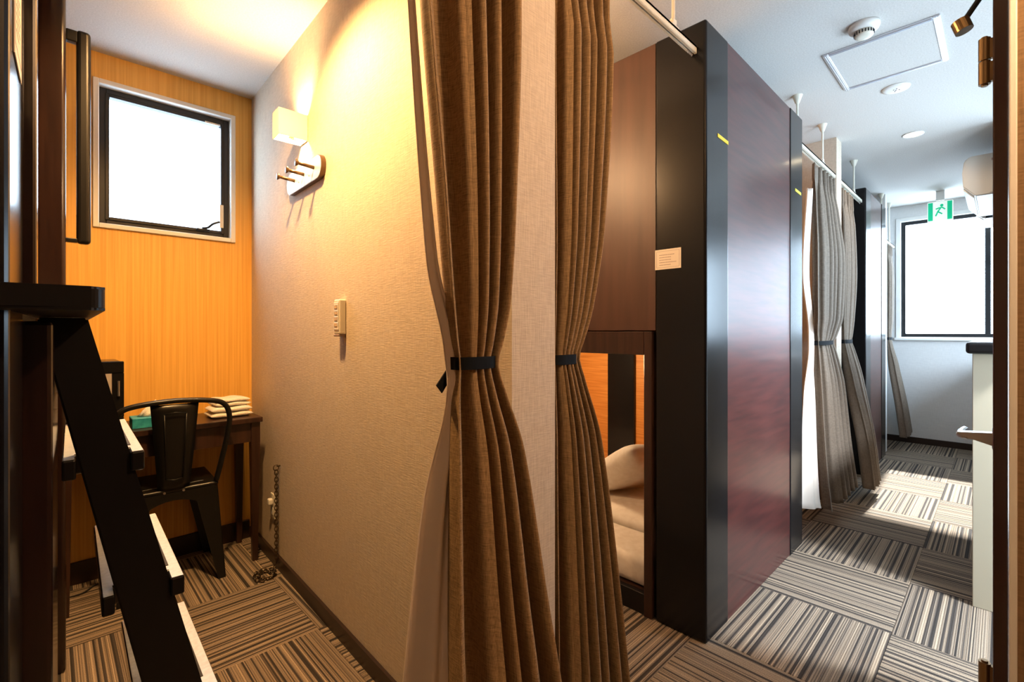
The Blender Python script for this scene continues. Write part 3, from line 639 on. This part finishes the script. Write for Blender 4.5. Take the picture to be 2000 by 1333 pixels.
# chain: individual links
t = thing('door_chain', 'dark metal chain hanging from a ring low on the partition wall', 'chain', (wx(2.44), 2.44, 0), WR)
bm = BM(); cyl(bm, (-.0005, 0, .50), (-.016, 0, .50), .004, seg=10); tube(bm, [(-.018 + .012 * math.cos(a), 0.004, .492 + .014 * math.sin(a)) for a in [i * math.pi / 8 for i in range(16)]], .0022, 6, True); obj('wall_ring', bm, M['chain'], t, True)
path = [(-.018, .0, .478 - .017 * k) for k in range(27)]
for k in range(26): a = k * .42; r = .022 + .0012 * k; path.append((-.060 - .02 * 0 + r * math.cos(a) * 1.0 - .012, -.03 + r * 1.3 * math.sin(a), .006 + .002 * (k % 2)))
lm = None
for k in range(len(path) - 1):
    p, q = Vector(path[k]), Vector(path[k + 1])
    if lm is None:
        b0 = BM(); tube(b0, [(.0075 * math.cos(a), 0, .0140 * math.sin(a) ) for a in [i * math.pi / 7 for i in range(14)]], .0023, 6, True)
        o = obj('chain_link', b0, M['chain'], t, True); lm = o.data
    else: o = bpy.data.objects.new('chain_link', lm); COL.objects.link(o); o.parent = t
    o.location = (p + q) / 2; d = (q - p)
    if d.length < 1e-4: d = Vector((0, 0, -1))
    if d.length > .03: d = d.normalized() * .017
    e = d.to_track_quat('Z', 'Y').to_euler(); o.rotation_euler = (d.to_track_quat('Z', 'Y').to_matrix() @ Matrix.Rotation(R(90) * (k % 2) + .5, 3, 'Z')).to_euler()
for o in list(bpy.data.objects):
    if o.name.startswith('chain_link'): 
        pass
# ------------------------------------------------------------------ desk and chair
t = thing('desk', 'narrow dark wooden desk against the orange wall', 'desk', (.02, 2.60, 0))
W_, D_ = .752, .325
bx('desktop', M['dark_wood'], t, 0, W_, -.012, D_, .697, .722, .003, 2)
bm = BM(); box(bm, .03, W_ - .03, .012, .030, .60, .6965); box(bm, .03, W_ - .03, D_ - .03, D_ - .012, .60, .6965); box(bm, .012, .03, .03, D_ - .03, .60, .6965); box(bm, W_ - .032, W_ - .014, .03, D_ - .03, .60, .6965); obj('apron', bm, M['dark_wood'], t)
for x in (.008, W_ - .048):
    for y in (.004, D_ - .044):
        sx = .012 if x < .2 else 0; bm = BM()
        A = [(x, y), (x + .04, y), (x + .04, y + .04), (x, y + .04)]; cx = x + (.011 if x > .2 else .011)
        B = [(x + .008, y + .008), (x + .032, y + .008), (x + .032, y + .032), (x + .008, y + .032)]
        va = [bm.verts.new((*p, .60)) for p in A]; vt = [bm.verts.new((*p, .6965)) for p in A]; vb = [bm.verts.new((*p, 0)) for p in B]
        bm.faces.new(vt); bm.faces.new(vb[::-1])
        for i in range(4): bm.faces.new((va[i], va[(i + 1) % 4], vt[(i + 1) % 4], vt[i])); bm.faces.new((vb[i], vb[(i + 1) % 4], va[(i + 1) % 4], va[i]))
        obj('leg', bm, M['dark_wood'], t)
# chair: local origin under seat centre, back toward -y
ch = thing('metal_chair', 'black steel cafe chair pushed up to the desk', 'chair', (.405, 2.725, 0), R(-2))
bm = BM(); box(bm, -.172, .172, -.165, .165, .435, .452, .008, 3); box(bm, -.12, .12, -.11, .11, .4515, .4535, .001, 1); obj('seat', bm, M['chair'], ch)
pts = [(.162, -.16, .455), (.180, -.170, .54), (.203, -.180, .66), (.212, -.186, .75), (.190, -.192, .812), (.130, -.197, .836), (.0, -.200, .846)]
full = smoothpts([(-x, y, z) for x, y, z in pts[:-1]] + pts[::-1], 5)
bm = BM(); tube(bm, full, .0115, 12); obj('back_frame', bm, M['chair'], ch, True)
bm = BM(); n = 14; rows = []
for i in range(n + 1):
    f = i / n; z = .447 + f * .385; hw = .058 + .030 * f; y = -.160 - .036 * f - .010 * math.sin(f * math.pi)
    rows.append([bm.verts.new((hw * u, y - .008 * (1 - u * u), z)) for u in (-1, -.5, 0, .5, 1)])
for a, b in zip(rows, rows[1:]):
    for i in range(4): bm.faces.new((a[i], a[i + 1], b[i + 1], b[i]))
o = obj('back_splat', bm, M['chair'], ch, True); sm = o.modifiers.new('t', 'SOLIDIFY'); sm.thickness = .003
bm = BM(); 
for s in (-1, 1): tube(bm, [(s * .030, -.180, .50), (s * .036, -.2075, .66), (s * .040, -.2125, .79)], .0028, 6)
tube(bm, [(-.040, -.2125, .79), (0, -.2155, .797), (.040, -.2125, .79)], .0028, 6); tube(bm, [(-.030, -.180, .50), (0, -.183, .495), (.030, -.180, .50)], .0028, 6)
obj('embossed_panel', bm, M['chair'], ch, True)
bm = BM()
for x in (-.035, .035): cyl(bm, (x, -.164, .440), (x, -.172, .440), .005, seg=10)
obj('bolt', bm, M['steel'], ch)
for sx in (-1, 1):
    for sy in (-1, 1):
        bm = BM(); A = (sx * .150, sy * .148, .437); F = (sx * .198, sy * (.182 if sy < 0 else .178), 0)
        # V section sheet leg: two flanges meeting at the outer corner
        def quad(p0, p1, w0, w1, d):
            v = [Vector(p0), Vector(p0) + Vector(d) * w0, Vector(p1) + Vector(d) * w1, Vector(p1)]; th_ = Vector((-sx * .004 if d[0] == 0 else 0, -sy * .004 if d[1] == 0 else 0, 0))
            a = [bm.verts.new(q) for q in v]; b = [bm.verts.new(q + th_) for q in v]
            bm.faces.new(a); bm.faces.new(b[::-1])
            for i in range(4): bm.faces.new((a[i], a[(i + 1) % 4], b[(i + 1) % 4], b[i]))
        top = (sx * .168, sy * .161, .437)
        quad(top, F, .095, .030, (-sx, 0, 0)); quad(top, F, .095, .030, (0, -sy, 0))
        obj('leg', bm, M['chair'], ch)
for ax, s in (('y', -1), ('y', 1), ('x', -1), ('x', 1)):
    bm = BM(); lim = .158; P = [(-lim, .436), (lim, .436)]; arch = [(lim * .999 * math.cos(a) * (1 if True else 1), .29 + .115 * math.sin(a)) for a in [k * math.pi / 14 for k in range(15)]]
    arch = [(.125 * math.cos(a), .315 + .085 * math.sin(a)) for a in [k * math.pi / 14 for k in range(15)]]
    P = [(-lim, .436), (-lim - .012, .315)] + arch[::-1] + [(lim + .012, .315), (lim, .436)]
    off = .163 * s; prism(bm, P, ax, min(off, off - s * .004), max(off, off - s * .004)); obj('apron', bm, M['chair'], ch)
# sterilising cabinet on desk
t = thing('towel_cabinet', 'small black cabinet with a frosted glass door on the desk', 'cabinet', (.03, 2.655, .7222))
bm = BM(); box(bm, 0, .205, .012, .235, .004, .300, .018, 4); obj('casing', bm, M['black'], t)
bm = BM(); P_o = stadium(.205, .292, .018, 5); box(bm, 0, .205, 0, .0115, .004, .060, .003, 1); box(bm, 0, .205, 0, .0115, .248, .299, .003, 1); box(bm, 0, .04, 0, .0115, .060, .248); box(bm, .165, .205, 0, .0115, .060, .248)
dd = obj('door', bm, M['black'], t)
bx('glass', mat('grey_glass', (.42, .38, .36), .15, coat=.5), dd, .04, .165, .003, .009, .060, .248)
bm = BM(); cyl(bm, (.186, -.008, .15), (.186, -.008, .215), .0045, seg=12); cyl(bm, (.186, -.008, .155), (.186, .001, .155), .003, seg=8); cyl(bm, (.186, -.008, .21), (.186, .001, .21), .003, seg=8); obj('handle', bm, M['steel'], dd, label='chrome handle')
bm = BM(); box(bm, .045, .145, -.0015, .003, .118, .121); box(bm, .045, .145, -.0015, .003, .185, .188); obj('shelf_line', bm, M['alu'], dd)
bx('badge', M['alu'], dd, .088, .118, -.001, .0, .268, .273)
# tissue box
t = thing('tissue_box', 'teal tissue box with a white tissue sticking out on the desk', 'tissue box', (.262, 2.645, .7222))
bx('carton', M['teal'], t, 0, .15, 0, .11, 0, .045, .002, 1)
bm = BM(); top = []; rg = []
for k in range(20):
    a = k * 2 * math.pi / 20; rg.append(bm.verts.new((.075 + .050 * math.cos(a) * (1 + .15 * math.sin(3 * a)), .055 + .022 * math.sin(a), .0455)))
r2 = [bm.verts.new((.075 + (v.co.x - .075) * .62 + .004 * math.sin(i * 2.1), .055 + (v.co.y - .055) * .6, .066 + .006 * math.sin(i * 1.7))) for i, v in enumerate(rg)]
tp = bm.verts.new((.090, .055, .118))
for i in range(20): j = (i + 1) % 20; bm.faces.new((rg[i], rg[j], r2[j], r2[i])); bm.faces.new((r2[i], r2[j], tp))
bm.faces.new(rg[::-1]); obj('tissue', bm, M['towel'], t, True, label='white tissue')
# folded towels
def towel(lab, x0, x1, y0, y1, z, h, seed, rz=0):
    rnd = random.Random(seed); t = thing('folded_towel', lab, 'towel', ((x0 + x1) / 2, (y0 + y1) / 2, z), rz, 'folded towels on the desk')
    for L in range(2):
        bm = BM(); nx, ny = 22, 14; hh = h / 2; w, d = (x1 - x0) * (1 - .03 * L), (y1 - y0) * (1 - .05 * L); G = []
        ph = rnd.uniform(0, 6)
        for i in range(nx + 1):
            row = []
            for j in range(16):
                a = j * 2 * math.pi / 16; yy = math.copysign(abs(math.cos(a)) ** .45, math.cos(a)) * d / 2; zz = math.copysign(abs(math.sin(a)) ** .7, math.sin(a)) * hh / 2
                u = i / nx; e = min(1, max(.05, (1 - abs(2 * u - 1) ** 8)) ** .5)
                sag = .0022 * math.sin(u * 11 + ph) if zz > 0 else 0
                row.append(bm.verts.new(((u - .5) * w, yy * (.9 + .1 * e), hh / 2 + L * hh + zz * e * .98 + sag)))
            G.append(row)
        for a_, b_ in zip(G, G[1:]):
            for j in range(16): bm.faces.new((a_[j], a_[(j + 1) % 16], b_[(j + 1) % 16], b_[j]))
        bm.faces.new(G[0]); bm.faces.new(G[-1][::-1]); obj('towel_layer', bm, M['towel'], t, True)
    return t
towel('lower folded white towel at the right end of the desk', .565, .752, 2.665, 2.83, .7225, .052, 2)
towel('upper folded white towel stacked at the right end of the desk', .585, .745, 2.685, 2.83, .7755, .040, 4, R(3))
bm = BM(); 
tube(bm, smoothpts([(.02, 2.88, .70), (.015, 2.87, .45), (.05, 2.86, .2), (.03, 2.83, .02), (.10, 2.80, .006), (.16, 2.86, .006), (.22, 2.82, .006)], 8), .0035, 8)
tag(obj('power_cable', bm, M['rubber'], None, True), 'thin black cable dropping behind the desk onto the carpet', 'cable')
# intercom panel on the wall seen behind the third curtain
t = thing('intercom_panel', 'pale control panel on the wall between front capsule and curtain', 'control panel', (3.70, 1.02, 1.10))
bx('panel', M['cream'], t, .06, .0895, 0, .14, 0, .16, .004, 2); bx('knob', M['white'], t, .045, .0598, .05, .09, .06, .10, .006, 2)

# ------------------------------------------------------------------ pieces that are separate get an object each
def split_loose(o):
    bm = BM(); bm.from_mesh(o.data); bm.verts.ensure_lookup_table(); seen = set(); comps = []
    for v in bm.verts:
        if v in seen: continue
        st = [v]; c = set()
        while st:
            q = st.pop()
            if q in c: continue
            c.add(q); st += [e.other_vert(q) for e in q.link_edges if e.other_vert(q) not in c]
        seen |= c; comps.append(c)
    if len(comps) < 2: bm.free(); return
    base = o.name.split('.')[0]; kids = list(o.children)
    for i, c in enumerate(comps):
        me = bpy.data.meshes.new(base); nb = BM(); mp = {v: nb.verts.new(v.co) for v in c}
        for f in bm.faces:
            if f.verts[0] in c:
                try:
                    g = nb.faces.new([mp[v] for v in f.verts]); g.smooth = f.smooth; g.material_index = f.material_index
                except ValueError: pass
        nb.to_mesh(me); nb.free()
        for mm in o.data.materials: me.materials.append(mm)
        if i == 0: first = me; continue
        n = bpy.data.objects.new(base, me); COL.objects.link(n); n.parent = o.parent; n.matrix_local = o.matrix_local.copy()
        if 'label' in o: n['label'] = o['label']
    o.data = first; bm.free()
for o in list(bpy.data.objects):
    b = o.name.split('.')[0]
    if b in ('tread_nose', 'nose_sheen', 'green_panel', 'bolt', 'screw', 'indicator_dot', 'button', 'runner_hook', 'shelf_line'): split_loose(o)
    if b in ('vent_slots', 'printed_lines'): o['kind'] = 'stuff'
